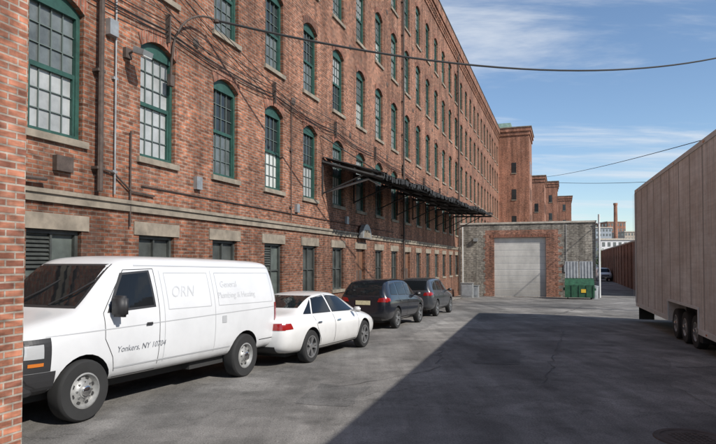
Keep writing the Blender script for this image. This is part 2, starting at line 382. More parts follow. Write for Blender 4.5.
c=MB(); c.prism([(S(80)-.3,20.2),(S(80)+3,20.2),(S(80)+2.4,20.9),(S(80)+.2,20.9)],-1.6,0.6,'y'); child(c,'copper_roof',[M['copper']],t)
wing('brick_works_wing',100,2.8,5.3,15.9,9); wing('brick_works_wing',120,4.6,7.2,17.6,9); wing('brick_works_wing',140,7.0,10.1,16.8,12)
# ================================================================ near wall end (left foreground)
nw=MB(); nw.box(6.93,7.37,-2.96,3,-0.5,9.0); nw.box(6.87,7.43,-3.02,3,9.0,9.15,1)
nw.obj('brick_wall',[M['brick2'],M['stone']],mw=FR)
rw=MB(); rw.box(S(52),S(125),-15.9,-15.5,-2,4.2); rw.box(S(52)-.05,S(125),-15.96,-15.44,4.2,4.35,1)
x=S(53)
while x<S(124): rw.box(x,x+0.5,-15.5,-15.42,-2,4.1); x+=4
rw.obj('brick_wall',[M['brick'],M['coping']],mw=FR)
# ================================================================ distant town
def townblock(name,px0,px1,ytop,Y,depth,mat,wcol,floors=4,cols=5,roof=None):
    x0=(px0-358)/F_PX*Y; x1=(px1-358)/F_PX*Y; zt=2+(262-ytop)/F_PX*Y
    e=empty(name); b=MB(); b.box(x0,x1,Y,Y+depth,-4,zt); child(b,'walls',[mat],e)
    v=MB(); H=(zt-1)/floors; Wc=(x1-x0)/cols
    for i in range(floors):
        for j in range(cols):
            xa=x0+Wc*(j+.25); za=1+H*(i+.25); v.box(xa,xa+Wc*.5,Y-0.06,Y-0.02,za,za+H*.5)
    Dc=max(1,int(depth/4))
    for i in range(floors):
        for j in range(Dc):
            ya=Y+depth/Dc*(j+.25); za=1+H*(i+.25); v.box(x0-.06,x0-.02,ya,ya+depth/Dc*.5,za,za+H*.5)
    child(v,'windows',[wcol],e)
    c=MB(); c.box(x0-.3,x1+.3,Y-.3,Y+depth+.3,zt,zt+0.4); child(c,'parapet',[roof or M['coping']],e)
ww=simple('white_render',(0.62,0.62,0.62),0.8,var=0.1); tan=simple('tan_render',(0.38,0.32,0.26),0.85,var=0.2); bl=simple('grey_render',(0.3,0.33,0.36),0.8,var=0.1)
townblock('white_warehouse',601,634,240,150,20,ww,M['ggrey'],3,6)
townblock('apartment_block',596,612,228,240,20,bl,M['ggrey'],8,5)
townblock('apartment_block',625,640,232,260,25,tan,M['ggrey'],7,5)
townblock('apartment_block',608,626,222,300,25,M['brick_far'],M['ggrey'],8,6)
townblock('office_block',560,598,236,330,25,tan,M['ggrey'],8,10)
townblock('white_warehouse',632,700,240,200,25,ww,M['gdark'],3,8)
wt=empty('chimney_stack'); X=(616-358)/F_PX*230; b=MB()
b.lathe([(.9,-3),(.65,24.2),(.8,24.2),(.8,25.0),(.5,25.0),(.5,24)],(X,230,0),'z',16,0)
child(b,'shaft',[M['brick_far']],wt,smooth=True)
def tree(name,X,Y,h,r,n=900,seed=1):
    rn=random.Random(seed); e=empty(name); b=MB(); z=gz(Y)
    b.tube([(X,Y,z),(X+.1,Y,z+h*.3),(X,Y+.1,z+h*.7)],[h*.03,h*.022,h*.008],7,0)
    for k in range(7):
        a=rn.uniform(0,6.28); hh=rn.uniform(.3,.6)*h; b.tube([(X,Y,z+hh),(X+r*.7*math.cos(a),Y+r*.7*math.sin(a),z+hh+h*.22)],[h*.012,h*.004],5,0)
    child(b,'trunk',[M['wood']],e); f=MB()
    cl=[(rn.gauss(0,r*.42),rn.gauss(0,r*.42),h*rn.uniform(.4,.95)) for _ in range(22)]
    for k in range(n):
        c=rn.choice(cl); s=rn.uniform(.12,.3)*h/7
        p=Vector((X+c[0]+rn.gauss(0,r*.17),Y+c[1]+rn.gauss(0,r*.17),z+c[2]+rn.gauss(0,r*.15)))
        u=Vector((rn.gauss(0,1),rn.gauss(0,1),rn.gauss(0,1))).normalized(); v=u.orthogonal().normalized()
        f.quad([p-u*s,p+v*s*.6,p+u*s,p-v*s*.6],0)
    child(f,'foliage',[simple('leaves',(0.05,0.085,0.03),0.8,var=0.5,scale=1)],e,recalc=False)
tree('tree',(613-358)/F_PX*135,135,5.5,2.6,seed=3); tree('tree',(627-358)/F_PX*140,140,4.5,2.6,seed=5); tree('tree',(601-358)/F_PX*128,128,6,2.2,seed=8)
# ================================================================ GROUND
def asphalt(name,base,k=1.0):
    m,nt,b=newmat(name); N=nt.nodes.new; L=nt.links.new
    tc=N('ShaderNodeTexCoord')
    def noise(sc_,det=6,ro=0.6,stretch=None,rot=0):
        mp=N('ShaderNodeMapping'); L(tc.outputs['Object'],mp.inputs[0])
        if stretch: mp.inputs['Scale'].default_value=stretch
        mp.inputs['Rotation'].default_value=(0,0,rot)
        n=N('ShaderNodeTexNoise'); n.inputs['Scale'].default_value=sc_; n.inputs['Detail'].default_value=det; n.inputs['Roughness'].default_value=ro
        L(mp.outputs[0],n.inputs['Vector']); return n
    def mr(src,a,b_,c,d):
        r=N('ShaderNodeMapRange'); r.inputs[1].default_value=a; r.inputs[2].default_value=b_; r.inputs[3].default_value=c; r.inputs[4].default_value=d; L(src,r.inputs[0]); return r.outputs[0]
    def mul(a,b_):
        x=N('ShaderNodeMath'); x.operation='MULTIPLY'; L(a,x.inputs[0]); L(b_,x.inputs[1]); return x.outputs[0]
    f1=mr(noise(0.25,5,0.6).outputs[0],0.38,0.62,0.72,1.25)
    f2=mr(noise(1.6,9,0.8).outputs[0],0.3,0.7,0.72,1.28)
    ng=noise(45,3,0.75); f3=mr(ng.outputs[0],0.3,0.7,0.6,1.42)
    f4=mr(noise(1.0,6,0.65,(1.5,0.1,1),-0.34).outputs[0],0.38,0.62,0.78,1.16)
    # worn irregular patches with fairly defined borders
    f5=mr(noise(.55,7,.55).outputs[0],.49,.53,.88,1.08)
    nz=noise(1.1,5,0.7); mxv=N('ShaderNodeMix'); mxv.data_type='RGBA'; mxv.blend_type='ADD'; mxv.inputs[0].default_value=0.9
    L(tc.outputs['Object'],mxv.inputs[6]); L(nz.outputs['Color'],mxv.inputs[7])
    def crk(sc2,wd_,lo):
        vo=N('ShaderNodeTexVoronoi'); vo.feature='DISTANCE_TO_EDGE'; vo.inputs['Scale'].default_value=sc2; L(mxv.outputs[2],vo.inputs['Vector'])
        return mr(vo.outputs['Distance'],0.0,wd_,lo,1.0)
    def gated(c_,sc2,lo,hi):
        gate=mr(noise(sc2,3).outputs[0],lo,hi,0,1); mg=N('ShaderNodeMix'); L(gate,mg.inputs[0]); mg.inputs[2].default_value=1.0; L(c_,mg.inputs[3]); return mg.outputs[0]
    c1=gated(crk(.33,.006,.55),.17,.44,.56); c2=gated(crk(1.3,.02,.7),.3,.52,.6)
    oil=mr(noise(0.9,4,0.55).outputs[0],0.6,0.72,1.0,0.55)
    tot=mul(mul(mul(f1,f2),mul(f3,f4)),mul(mul(c1,c2),mul(oil,f5)))
    mc=N('ShaderNodeMix'); mc.data_type='RGBA'; mc.blend_type='MULTIPLY'; mc.inputs[0].default_value=1; mc.inputs[6].default_value=(*base,1); L(tot,mc.inputs[7])
    L(mc.outputs[2],b.inputs['Base Color']); b.inputs['Roughness'].default_value=0.92; b.inputs['Specular IOR Level'].default_value=0.3
    bp=N('ShaderNodeBump'); bp.inputs['Strength'].default_value=0.7; bp.inputs['Distance'].default_value=0.012; L(ng.outputs[0],bp.inputs['Height']); L(bp.outputs[0],b.inputs['Normal'])
    return m
M['asphalt']=asphalt('asphalt',(0.19,0.181,0.168))
dk=asphalt('dark_asphalt',(0.15,0.145,0.137)); lt=asphalt('light_asphalt',(0.24,0.228,0.21))
gm=MB(); ys=[-80,8,60,1500]; 
for i in range(3): gm.quad([(-900,ys[i],gz(ys[i])),(1200,ys[i],gz(ys[i])),(1200,ys[i+1],gz(ys[i+1])),(-900,ys[i+1],gz(ys[i+1]))])
gm.obj('ground',[M['asphalt']])
def gpatch(name,pts,mat,off=0.004):
    rn=random.Random(len(name)+int(pts[0][0]*10)); P=[]
    for i in range(len(pts)):
        a=Vector(pts[i]); c=Vector(pts[(i+1)%len(pts)])
        k=max(2,int((c-a).length/0.25))
        for j in range(k):
            q=a.lerp(c,j/k); P.append((q.x+rn.gauss(0,.05),q.y+rn.gauss(0,.05)))
    b=MB(); b.quad([(p[0],p[1],gz(p[1])+off) for p in P]); return b.obj(name,[mat],recalc=False)
gpatch('asphalt_patch',[(2.4,12.2),(3.3,12.0),(3.9,14.3),(3.0,14.6)],dk)
gpatch('asphalt_patch',[(4.9,8.1),(7.0,8.4),(7.4,10.2),(6.2,10.8),(5.2,9.9)],lt)
gpatch('asphalt_patch',[(6.2,11.6),(7.6,11.9),(7.9,13.4),(6.7,13.1)],lt)
gpatch('asphalt_patch',[(7.0,29),(11.5,27.6),(12.4,30.2),(7.9,31.6)],lt)
gpatch('asphalt_patch',[(-.9,8.4),(-.2,8.2),(.2,9.6),(-.6,9.9)],dk)
gpatch('asphalt_patch',[(1.2,16.5),(2.7,16.2),(5.2,25),(3.9,25.4)],lt)
gpatch('asphalt_patch',[(5.5,33),(12.5,30.8),(14,36),(7.5,38.2)],dk)
tar=simple('tar_seal',(0.085,0.082,0.078),0.8,var=.3)
def snake(pts,wd_=.05):
    rn=random.Random(int(abs(pts[0][0])*100)); b=MB(); P=[]
    for i in range(len(pts)-1):
        a=Vector(pts[i]); c=Vector(pts[i+1]); k=max(3,int((c-a).length/.22))
        for j in range(k): q=a.lerp(c,j/k); P.append(q+Vector((rn.gauss(0,.05),rn.gauss(0,.05))))
    for i in range(len(P)-1):
        d=(P[i+1]-P[i]).normalized(); nn=Vector((-d.y,d.x))*wd_*rn.uniform(.2,.6)
        a,c=P[i],P[i+1]; b.quad([(q.x,q.y,gz(q.y)+.0085+.0002*(i%2)) for q in (a-nn,c-nn,c+nn,a+nn)])
    b.obj('tar_seal',[tar],recalc=False)
snake([(3.2,10.0),(4.6,13.8),(6.8,19.5)],.022); snake([(-.4,9.6),(1.5,11.4),(2.1,15)],.02); snake([(4,24.5),(9.5,27.5),(13,34)],.05)
mh=MB(); mx_,my_=(690-358)/F_PX*6.72,6.72
mh.lathe([(0.0,0.012),(0.3,0.012),(0.31,0.006),(0.33,0.006),(0.34,0.014),(0.4,0.014),(0.41,0.0)],(mx_,my_,0),'z',36,0)
for i in range(-4,5):
    for j in range(-4,5):
        if (i*i+j*j)<15: mh.box(mx_+i*.062-.018,mx_+i*.062+.018,my_+j*.062-.018,my_+j*.062+.018,0.0121,0.018)
mh.obj('manhole_cover',[M['iron']])
ap=MB(); xs=[-6,S(8)]+[S(8+4*i) for i in range(1,11)]+[gs-0.02]
for i in range(len(xs)-1):
    z0=gz(FW(xs[i],0,0).y)+0.05; z1=gz(FW(xs[i+1],0,0).y)+0.05
    ap.quad([(xs[i],-0.75,z0),(xs[i+1],-0.75,z1),(xs[i+1],-0.001,z1),(xs[i],-0.001,z0)])
    ap.quad([(xs[i],-0.75,z0),(xs[i+1],-0.75,z1),(xs[i+1],-0.76,z1-0.2),(xs[i],-0.76,z0-0.2)])
ap.obj('pavement',[M['concrete']],mw=FR)
rn=random.Random(11); lb=MB()
for k in range(900):
    if k<600: x=rn.uniform(S(9),gs-.3); y=-.78-abs(rn.gauss(0,.25))
    else: x=gs-.1-abs(rn.gauss(0,.35)); y=rn.uniform(-10.4,-.5)
    p=FW(x,y,0); s=rn.uniform(.015,.045); a=rn.uniform(0,6.28); z=gz(p.y)+.008
    lb.quad([(p.x+s*math.cos(a+q),p.y+s*math.sin(a+q),z+rn.uniform(0,.03)) for q in (0,1.4,3.1,4.6)],0 if rn.random()<.8 else 1)
lb.obj('litter',[M['wood'],M['gpale']],recalc=False)
# ================================================================ vehicles
glass=simple('car_glass',(0.010,0.012,0.014),0.04,spec=0.35)
tyre=simple('tyre',(0.022,0.022,0.022),0.85,var=0.2)
alloy=simple('alloy',(0.42,0.42,0.42),0.35,metal=0.8); steelw=simple('steel_wheel',(0.34,0.34,0.33),0.5,metal=0.4,var=0.3,scale=8)
redl=simple('tail_light',(0.28,0.01,0.01),0.15,coat=1); clear=simple('head_light',(0.42,0.43,0.44),0.1,coat=1); amber=simple('amber_light',(0.55,0.16,0.02),0.2,coat=1)
seam=simple('panel_gap',(0.03,0.03,0.03),0.8); blackp=simple('black_plastic',(0.03,0.03,0.032),0.5); plate=simple('licence_plate',(0.6,0.55,0.35),0.5,var=0.3,scale=30)
chrome=simple('chrome',(0.6,0.6,0.6),0.12,metal=1)
def place(cx,cy,h,dz=0):
    h=Vector((h[0],h[1],0)).normalized(); X=Vector((h.x,h.y,-0.02*h.y if cy>8.5 else 0)).normalized()
    Y=Vector((0,0,1)).cross(X).normalized(); Z=X.cross(Y)
    return Matrix(((X.x,Y.x,Z.x,cx),(X.y,Y.y,Z.y,cy),(X.z,Y.z,Z.z,gz(cy)+dz),(0,0,0,1)))
def loft(name,st,mats,wheels,wr,ww_,sub=2):
    b=MB(); K=9
    for (x,zb,zm,zbelt,w_,wb,zr,wrf) in st:
        half=[(0,zb),(w_*.78,zb),(w_*.955,zb+.07),(w_,zm),(w_*.992,zm+(zbelt-zm)*.62),(wb,zbelt),(wrf,zr-(zr-zbelt)*.12-.012),(wrf*.86,zr-.008),(0,zr+.012)]
        ring=half+[(-p[0],p[1]) for p in half[-2:0:-1]]
        b.v+=[(x,p[0],p[1]) for p in ring]
    R=2*K-2
    for i in range(len(st)-1):
        for k in range(R):
            j=(k+1)%R; b.f.append((i*R+k,i*R+j,(i+1)*R+j,(i+1)*R+k)); b.m.append(0)
    for base in (0,(len(st)-1)*R):
        for k in range(K-1):
            a=base+k; a2=base+k+1; c1=base+(R-k)%R; c2=base+R-k-1
            f=[a,a2,c2,c1]; ff=[]
            for q in f:
                if q not in ff: ff.append(q)
            if len(ff)>2: b.f.append(tuple(ff)); b.m.append(0)
    ob=b.obj(name,mats); sm=ob.modifiers.new('s','SUBSURF'); sm.levels=sub; sm.render_levels=sub
    cut=MB()
    for (wx) in wheels:
        for sg in (1,-1):
            y0=sg*(ww_-0.32); y1=sg*(ww_+0.4); n=28
            poly=[(wx+(wr+.055)*math.cos(2*math.pi*k/n),wr+.01+(wr+.055)*math.sin(2*math.pi*k/n)) for k in range(n)]
            cut.prism(poly,y0,y1,'y',1)
    co=cut.obj('cutter',mats); bm_=ob.modifiers.new('b','BOOLEAN'); bm_.object=co; bm_.operation='DIFFERENCE'; bm_.solver='EXACT'
    dg=bpy.context.evaluated_depsgraph_get()
    me=bpy.data.meshes.new_from_object(ob.evaluated_get(dg)); 
    bpy.data.objects.remove(ob); bpy.data.objects.remove(co)
    me.polygons.foreach_set('use_smooth',[True]*len(me.polygons)); me.set_sharp_from_angle(angle=math.radians(32))
    o=bpy.data.objects.new(name,me); sc.collection.objects.link(o)
    bvh=BVHTree.FromPolygons([v.co for v in me.vertices],[p.vertices for p in me.polygons])
    return o,bvh
class Dec:
    def __init__(s,bvh): s.b=bvh; s.mb=MB()
    def hit(s,u,v,ax,off):
        if ax=='L': o=Vector((u,3,v)); d=Vector((0,-1,0))
        elif ax=='R': o=Vector((u,-3,v)); d=Vector((0,1,0))
        elif ax=='F': o=Vector((6,u,v)); d=Vector((-1,0,0))
        elif ax=='B': o=Vector((-6,u,v)); d=Vector((1,0,0))
        h=s.b.ray_cast(o,d)
        if h[0] is None: return None
        n=h[1]; n= -n if n.dot(d)>0 else n
        return h[0]+n*off
    def patch(s,c,ax,mi,off=0.004,nu=10,nv=8):
        g=[]
        for i in range(nv+1):
            row=[]
            for j in range(nu+1):
                a=j/nu; e=i/nv
                p=[(1-a)*(1-e)*c[0][k]+a*(1-e)*c[1][k]+a*e*c[2][k]+(1-a)*e*c[3][k] for k in (0,1)]
                row.append(s.hit(p[0],p[1],ax,off))
            g.append(row)
        for i in range(nv):
            for j in range(nu):
                q=[g[i][j],g[i][j+1],g[i+1][j+1],g[i+1][j]]
                if all(z is not None for z in q) and max((q[0]-q[2]).length,(q[1]-q[3]).length)<0.6: s.mb.quad(q,mi)
    def line(s,pts,ax,mi,wd=0.01,off=0.003):
        for i in range(len(pts)-1):
            a=Vector(pts[i]); c=Vector(pts[i+1]); k=max(2,int((c-a).length/0.08))
            d=(c-a).normalized(); nrm=Vector((-d.y,d.x))*wd/2
            prev=None
            for j in range(k+1):
                q=a.lerp(c,j/k); h1=s.hit(q.x+nrm.x,q.y+nrm.y,ax,off); h2=s.hit(q.x-nrm.x,q.y-nrm.y,ax,off)
                if prev and h1 and h2 and (h1-prev[0]).length<0.3: s.mb.quad([prev[0],h1,h2,prev[1]],mi)
                prev=(h1,h2) if h1 and h2 else None
    def done(s,name,mats,par): return s.mb.obj(name,mats,parent=par,smooth=True,ang=50,recalc=False)
def wheel(x,y,r,sg,par,wid=0.22,style='alloy',name='wheel'):
    b=MB(); c=(x,y,r)
    i_=-sg*wid
    tr=r*0.66 if style=='alloy' else r*0.57
    prof=[(tr,sg*-0.005),(tr+.02,sg*0.0),(r*.93,sg*0.002),(r*.985,-sg*.02),(r,-sg*.045),(r,i_+sg*.045),(r*.985,i_+sg*.02),(r*.9,i_),(tr,i_)]
    b.lathe(prof,c,'y',36,0)
    if style=='alloy':
        b.lathe([(tr,-sg*.004),(tr-.015,-sg*.006),(tr-.03,-sg*.05),(tr-.03,-sg*.12),(0,-sg*.125)],c,'y',36,2)
        b.lathe([(tr+.006,-sg*.001),(tr-.02,-sg*.004),(tr-.02,-sg*.03)],c,'y',36,1)
        ns=5
        for k in range(ns*2):
            a=2*math.pi*(k//2)/ns+(.16 if k%2 else -.16); d=Vector((math.cos(a),0,math.sin(a))); t=Vector((-math.sin(a),0,math.cos(a))); C=Vector(c)
            w0,w1=.016,.022; rr0,rr1=.05,tr-.01; f0=-sg*.02; f1=-sg*.012; bk=-sg*.06
            q=[C+d*rr0+t*w0+Vector((0,f0,0)),C+d*rr1+t*w1+Vector((0,f1,0)),C+d*rr1-t*w1+Vector((0,f1,0)),C+d*rr0-t*w0+Vector((0,f0,0))]
            qb=[p+Vector((0,bk,0)) for p in q]
            b.quad(q,1)
            for u in range(4): b.quad([q[u],q[(u+1)%4],qb[(u+1)%4],qb[u]],1)
        b.lathe([(.065,-sg*.06),(.065,-sg*.018),(.05,-sg*.01),(0,-sg*.01)],c,'y',20,1)
    else:
        b.lathe([(tr+.004,-sg*.002),(tr-.015,sg*.004),(tr-.03,-sg*.03),(tr*.8,-sg*.055),(tr*.62,-sg*.04),(tr*.42,-sg*.015),(tr*.38,sg*.005),(0,sg*.008)],c,'y',36,1)
        for k in range(8):
            a=2*math.pi*(k+.5)/8; C=Vector(c)+Vector((math.cos(a)*tr*.72,-sg*.046,math.sin(a)*tr*.72))
            b.lathe([(0.0,sg*.004),(tr*.12,sg*.004),(tr*.12,-sg*.02)],tuple(C),'y',10,2)
        for k in range(8):
            a=2*math.pi*k/8; C=Vector(c)+Vector((math.cos(a)*tr*.5,-sg*.02,math.sin(a)*tr*.5)); b.lathe([(0.0,sg*.012),(.012,sg*.012),(.012,-sg*.01)],tuple(C),'y',6,3)
        b.lathe([(tr*.3,sg*.006),(tr*.3,sg*.03),(tr*.24,sg*.04),(0,sg*.042)],c,'y',16,3)
    return b.obj(name,[tyre,alloy if style=='alloy' else steelw,seam,chrome],parent=par,smooth=True,ang=40,recalc=False)
def mirror(x,y,z,sg,par,mats,w=.1,h=.16,d=.09):
    b=MB()
    bm=bmesh.new(); bmesh.ops.create_cube(bm,size=1.0)
    for v in bm.verts: v.co=Vector((v.co.x*d,v.co.y*w*2,v.co.z*h))
    bmesh.ops.bevel(bm,geom=bm.edges[:],offset=min(d,h)*.3,segments=3,affect='EDGES')
    me=bpy.data.meshes.new('mirror'); bm.to_mesh(me); bm.free(); me.materials.append(mats)
    me.polygons.foreach_set('use_smooth',[True]*len(me.polygons))
    o=bpy.data.objects.new('door_mirror',me); sc.collection.objects.link(o); o.parent=par; o.location=(x,y+sg*w,z)
    b.tube([(x,y-sg*.12,z-h*.35),(x,y+sg*.04,z-h*.2)],0.025,6,0); b.obj('mirror_arm',[mats],parent=par)
def paint(name,col,rough=.3,dirt=.1,low=.35):
    return simple(name,col,rough,coat=.6,var=dirt,scale=1.3,lowdirt=(.25,.7,low))
vwhite=paint('white_van_paint',(0.66,0.67,0.68),.35,.07,.5)
vm=[vwhite,blackp]
van_st=[(-2.77,.62,1.0,1.45,.80,.78,1.90,.62),(-2.75,.50,.95,1.45,.93,.90,2.02,.72),(-2.66,.42,.92,1.45,.985,.955,2.08,.79),(-2.4,.40,.92,1.45,1.0,.965,2.10,.81),
 (-1.2,.40,.92,1.45,1.0,.965,2.115,.815),(.2,.40,.92,1.45,1.0,.965,2.115,.815),(.95,.40,.92,1.42,1.0,.96,2.105,.80),(1.18,.40,.92,1.40,1.0,.955,2.05,.77),(1.42,.40,.92,1.38,1.0,.95,1.83,.775),(1.80,.40,.92,1.30,.995,.935,1.44,.82),(1.94,.40,.9,1.27,.99,.925,1.36,.80),
 (2.3,.40,.88,1.20,.98,.90,1.29,.77),(2.58,.40,.84,1.14,.96,.87,1.23,.72),(2.70,.42,.78,1.06,.90,.82,1.13,.68),(2.73,.5,.74,.98,.84,.78,1.04,.6)]
VW=[1.85,-1.65]; vh=(-.40,-.9165)
van=empty('cargo_van',place(-3.58,9.52,vh))
vb,vbvh=loft('body',van_st,vm,VW,.385,1.0); vb.parent=van
d=Dec(vbvh)
for sd in ('L','R'):
    d.patch([(.62,1.37),(1.5,1.33),(1.16,1.86),(.64,1.90)],sd,2,.003)
    d.patch([(.66,1.40),(1.43,1.37),(1.13,1.83),(.68,1.87)],sd,0,.006)
    d.line([(1.56,1.33),(1.56,1.0)],sd,1); d.line([(1.56,1.0),(1.42,.75),(1.35,.47)],sd,1); d.line([(.56,.47),(.56,1.92)],sd,1); d.line([(.56,.47),(1.35,.47)],sd,1)
    d.line([(.56,1.92),(1.1,1.90),(1.56,1.33)],sd,1)
    d.line([(-.75,.5),(-.75,1.9)],sd,8); d.line([(.45,.5),(.45,1.9)],sd,8); 
    d.line([(-2.6,1.22),(2.4,1.10)],sd,8,.012,.004); d.line([(-2.65,.62),(-2.1,.62)],sd,1,.014); d.line([(-1.2,.60),(1.38,.60)],sd,8,.02,.006)
    d.line([(-2.62,1.96),(.9,1.965)],sd,8,.02,.004)
    for (a,b2) in ((-2.55,-.85),(-.65,.36)):
        d.line([(a,1.32),(b2,1.32),(b2,1.86),(a,1.86),(a,1.32)],sd,8,.010,.003)
    d.patch([(2.34,.70),(2.72,.70),(2.70,1.07),(2.34,1.09)],sd,2,.005)
    d.patch([(2.44,.86),(2.66,.86),(2.64,1.01),(2.44,1.02)],sd,3,.012); d.patch([(2.44,.77),(2.62,.77),(2.62,.81),(2.44,.81)],sd,4,.012)
    d.patch([(-2.70,.95),(-2.60,.95),(-2.60,1.3),(-2.70,1.3)],sd,5,.01)
    d.patch([(2.28,.42),(2.72,.42),(2.72,.70),(2.28,.70)],sd,2,.02); d.patch([(.72,1.12),(.84,1.12),(.84,1.16),(.72,1.16)],sd,2,.02)
    d.patch([(-1.05,1.02),(-.93,1.02),(-.93,1.14),(-1.05,1.14)],sd,8,.006)
d.patch([(-.76,1.40),(.76,1.40),(.68,1.98),(-.68,1.98)],'F',2,.003,16,12); d.patch([(-.72,1.43),(.72,1.43),(.64,1.95),(-.64,1.95)],'F',0,.007,16,12)
d.patch([(-.86,.70),(.86,.70),(.82,1.04),(-.82,1.04)],'F',2,.012,16,4); d.patch([(-.45,.72),(.45,.72),(.45,1.0),(-.45,1.0)],'F',1,.02)
for z in (.76,.82,.88,.94): d.line([(-.44,z),(.44,z)],'F',8,.02,.03)
for sg in (1,-1): d.patch([(sg*.5,.80),(sg*.80,.80),(sg*.76,1.0),(sg*.5,1.0)],'F',3,.025)
d.patch([(-.9,.42),(.9,.42),(.9,.64),(-.9,.64)],'F',2,.03,16,4); d.patch([(-.16,.46),(.16,.46),(.16,.6),(-.16,.6)],'F',6,.045)
d.patch([(-.7,1.45),(-.05,1.45),(-.05,1.9),(-.66,1.9)],'B',0,.005); d.patch([(.05,1.45),(.7,1.45),(.66,1.9),(.05,1.9)],'B',0,.005)
d.line([(0,.6),(0,1.98)],'B',1)
greyl=simple('pressed_seam',(0.42,0.43,0.44),.5)
d.done('trim_and_glass',[glass,seam,blackp,clear,amber,redl,plate,chrome,greyl],van)
for wx in VW:
    for sg in (1,-1): wheel(wx,sg*.985,.385,sg,van,.23,'steel')
for sg in (1,-1): mirror(1.42,sg*.97,1.42,sg,van,blackp,.12,.28,.12)
b=MB(); b.box(2.5,2.78,-.9,.9,.42,.60,0); b.obj('front_bumper',[blackp],parent=van,bevel=.06); b=MB(); b.box(-2.92,-2.72,-.92,.92,.45,.6,0); b.obj('rear_bumper',[blackp],parent=van,bevel=.03)
b=MB()
for sg in (-.35,.3): b.tube([(1.86,sg,1.44),(1.68,sg+.25,1.6),(1.5,sg+.42,1.76)],.012,5,0)
b.obj('wipers',[blackp],parent=van)
b=MB(); b.box(-2.6,2.4,-.55,.55,.28,.42,0); b.box(-2.0,-.4,.6,.75,.3,.45,0); b.obj('chassis',[seam],parent=van)
def lettering(txt,size,x,z,mat,par,bvh,off=.005,font_shear=0):
    cu=bpy.data.curves.new('t','FONT'); cu.body=txt; cu.size=size; cu.shear=font_shear; cu.resolution_u=3
    o=bpy.data.objects.new('t',cu); sc.collection.objects.link(o); dg=bpy.context.evaluated_depsgraph_get()
    me=bpy.data.meshes.new_from_object(o.evaluated_get(dg)); bpy.data.objects.remove(o)
    for v in me.vertices:
        X=x-v.co.x; Z=z+v.co.y; h=bvh.ray_cast(Vector((X,3,Z)),Vector((0,-1,0)))
        v.co=(X,(h[0].y if h[0] else 1.0)+off,Z)
    me.materials.clear(); me.materials.append(mat)
    q=bpy.data.objects.new('lettering',me); sc.collection.objects.link(q); q.parent=par
ink=simple('dark_lettering',(0.16,0.17,0.19),.5,var=.5,scale=9); ghost=simple('faded_lettering',(0.545,0.555,0.565),.45,var=.12,scale=6); 
lettering('Yonkers, NY 10704',.115,1.36,.80,ink,van,vbvh,.006,.2)
lettering('General',.15,-.95,1.62,ghost,van,vbvh); lettering('Plumbing & Heating',.14,-.85,1.44,ghost,van,vbvh)
lettering('ORN',.24,.28,1.50,ghost,van,vbvh,.005,.3)
def car(name,st,mats,wheels,r,hwid,M4,side_win,ws,rw_,lamps,hdl,seams,style='alloy',plate_z=.75,mir=(.75,1.0),bump=None):
    e=empty(name,M4); bo,bv=loft('body',st,mats,wheels,r,hwid); bo.parent=e; d=Dec(bv)
    for sd in ('L','R'):
        for q in side_win: d.patch(q,sd,2,.002); 
        for q in side_win:
            cx=sum(p[0] for p in q)/4; cz=sum(p[1] for p in q)/4
            d.patch([(cx+(p[0]-cx)*.95,cz+(p[1]-cz)*.9) for p in q],sd,0,.006)
        for q in seams: d.line(q,sd,1,.012)
        for q in lamps.get('side',[]): d.patch(q,sd,5,.008)
        for q in hdl.get('side',[]): d.patch(q,sd,3,.008)
        if bump: d.line(bump,sd,2,.1,.008)
        for hx in lamps['handles']: d.patch([(hx[0],hx[1]),(hx[0]+.17,hx[1]),(hx[0]+.17,hx[1]+.03),(hx[0],hx[1]+.03)],sd,7,.025)
    d.patch(ws,'F',0,.005,16,12); d.patch(rw_,'B',0,.005,16,12)
    for q in lamps['back']:
        d.patch(q,'B',5,.008); d.patch([(-p[0],p[1]) for p in q],'B',5,.008)
    for q in hdl['front']:
        d.patch(q,'F',3,.008); d.patch([(-p[0],p[1]) for p in q],'F',3,.008)
    d.patch([(-.26,plate_z),(.26,plate_z),(.26,plate_z+.14),(-.26,plate_z+.14)],'B',6,.012)
    d.patch([(-.6,.28),(.6,.28),(.6,.42),(-.6,.42)],'B',2,.008,12,3); d.patch([(-.5,.35),(.5,.35),(.45,.6),(-.45,.6)],'F',2,.008,12,3)
    d.done('trim_and_glass',[glass,seam,blackp,clear,amber,redl,plate,chrome],e)
    for wx in wheels:
        for sg in (1,-1): wheel(wx,sg*(hwid-.012),r,sg,e,.2,style)
    for sg in (1,-1): mirror(mir[0],sg*(hwid-.02),mir[1],sg,e,mats[0],.09,.13,.1)
    b=MB(); b.box(wheels[1]-.5,wheels[0]+.4,-hwid*.6,hwid*.6,st[8][1]-.04,st[8][1]+.1); b.obj('chassis',[seam],parent=e)
    return e
sed_st=[(-2.43,.42,.58,.84,.60,.56,.88,.42),(-2.39,.32,.58,.94,.78,.70,.99,.56),(-2.24,.26,.58,.975,.87,.78,1.03,.65),(-1.95,.23,.60,.98,.90,.80,1.06,.67),(-1.68,.22,.60,.975,.912,.81,1.09,.665),(-1.36,.22,.60,.965,.912,.815,1.22,.62),(-.92,.20,.60,.955,.912,.82,1.375,.575),(-.45,.20,.60,.945,.912,.825,1.43,.57),
 (.05,.20,.60,.935,.912,.825,1.44,.57),(.42,.20,.60,.93,.912,.825,1.405,.56),(.85,.20,.60,.92,.91,.82,1.22,.61),(1.28,.20,.60,.90,.905,.815,.98,.67),(1.6,.22,.58,.865,.895,.79,.935,.67),(2.0,.23,.55,.80,.865,.76,.865,.62),(2.25,.26,.5,.72,.80,.69,.78,.54),(2.38,.3,.48,.64,.68,.58,.68,.44),(2.42,.36,.48,.58,.54,.48,.60,.34)]
swh=paint('white_car_paint',(0.72,0.72,0.71),.2,.04,.35)
hS=(.40,.9165)
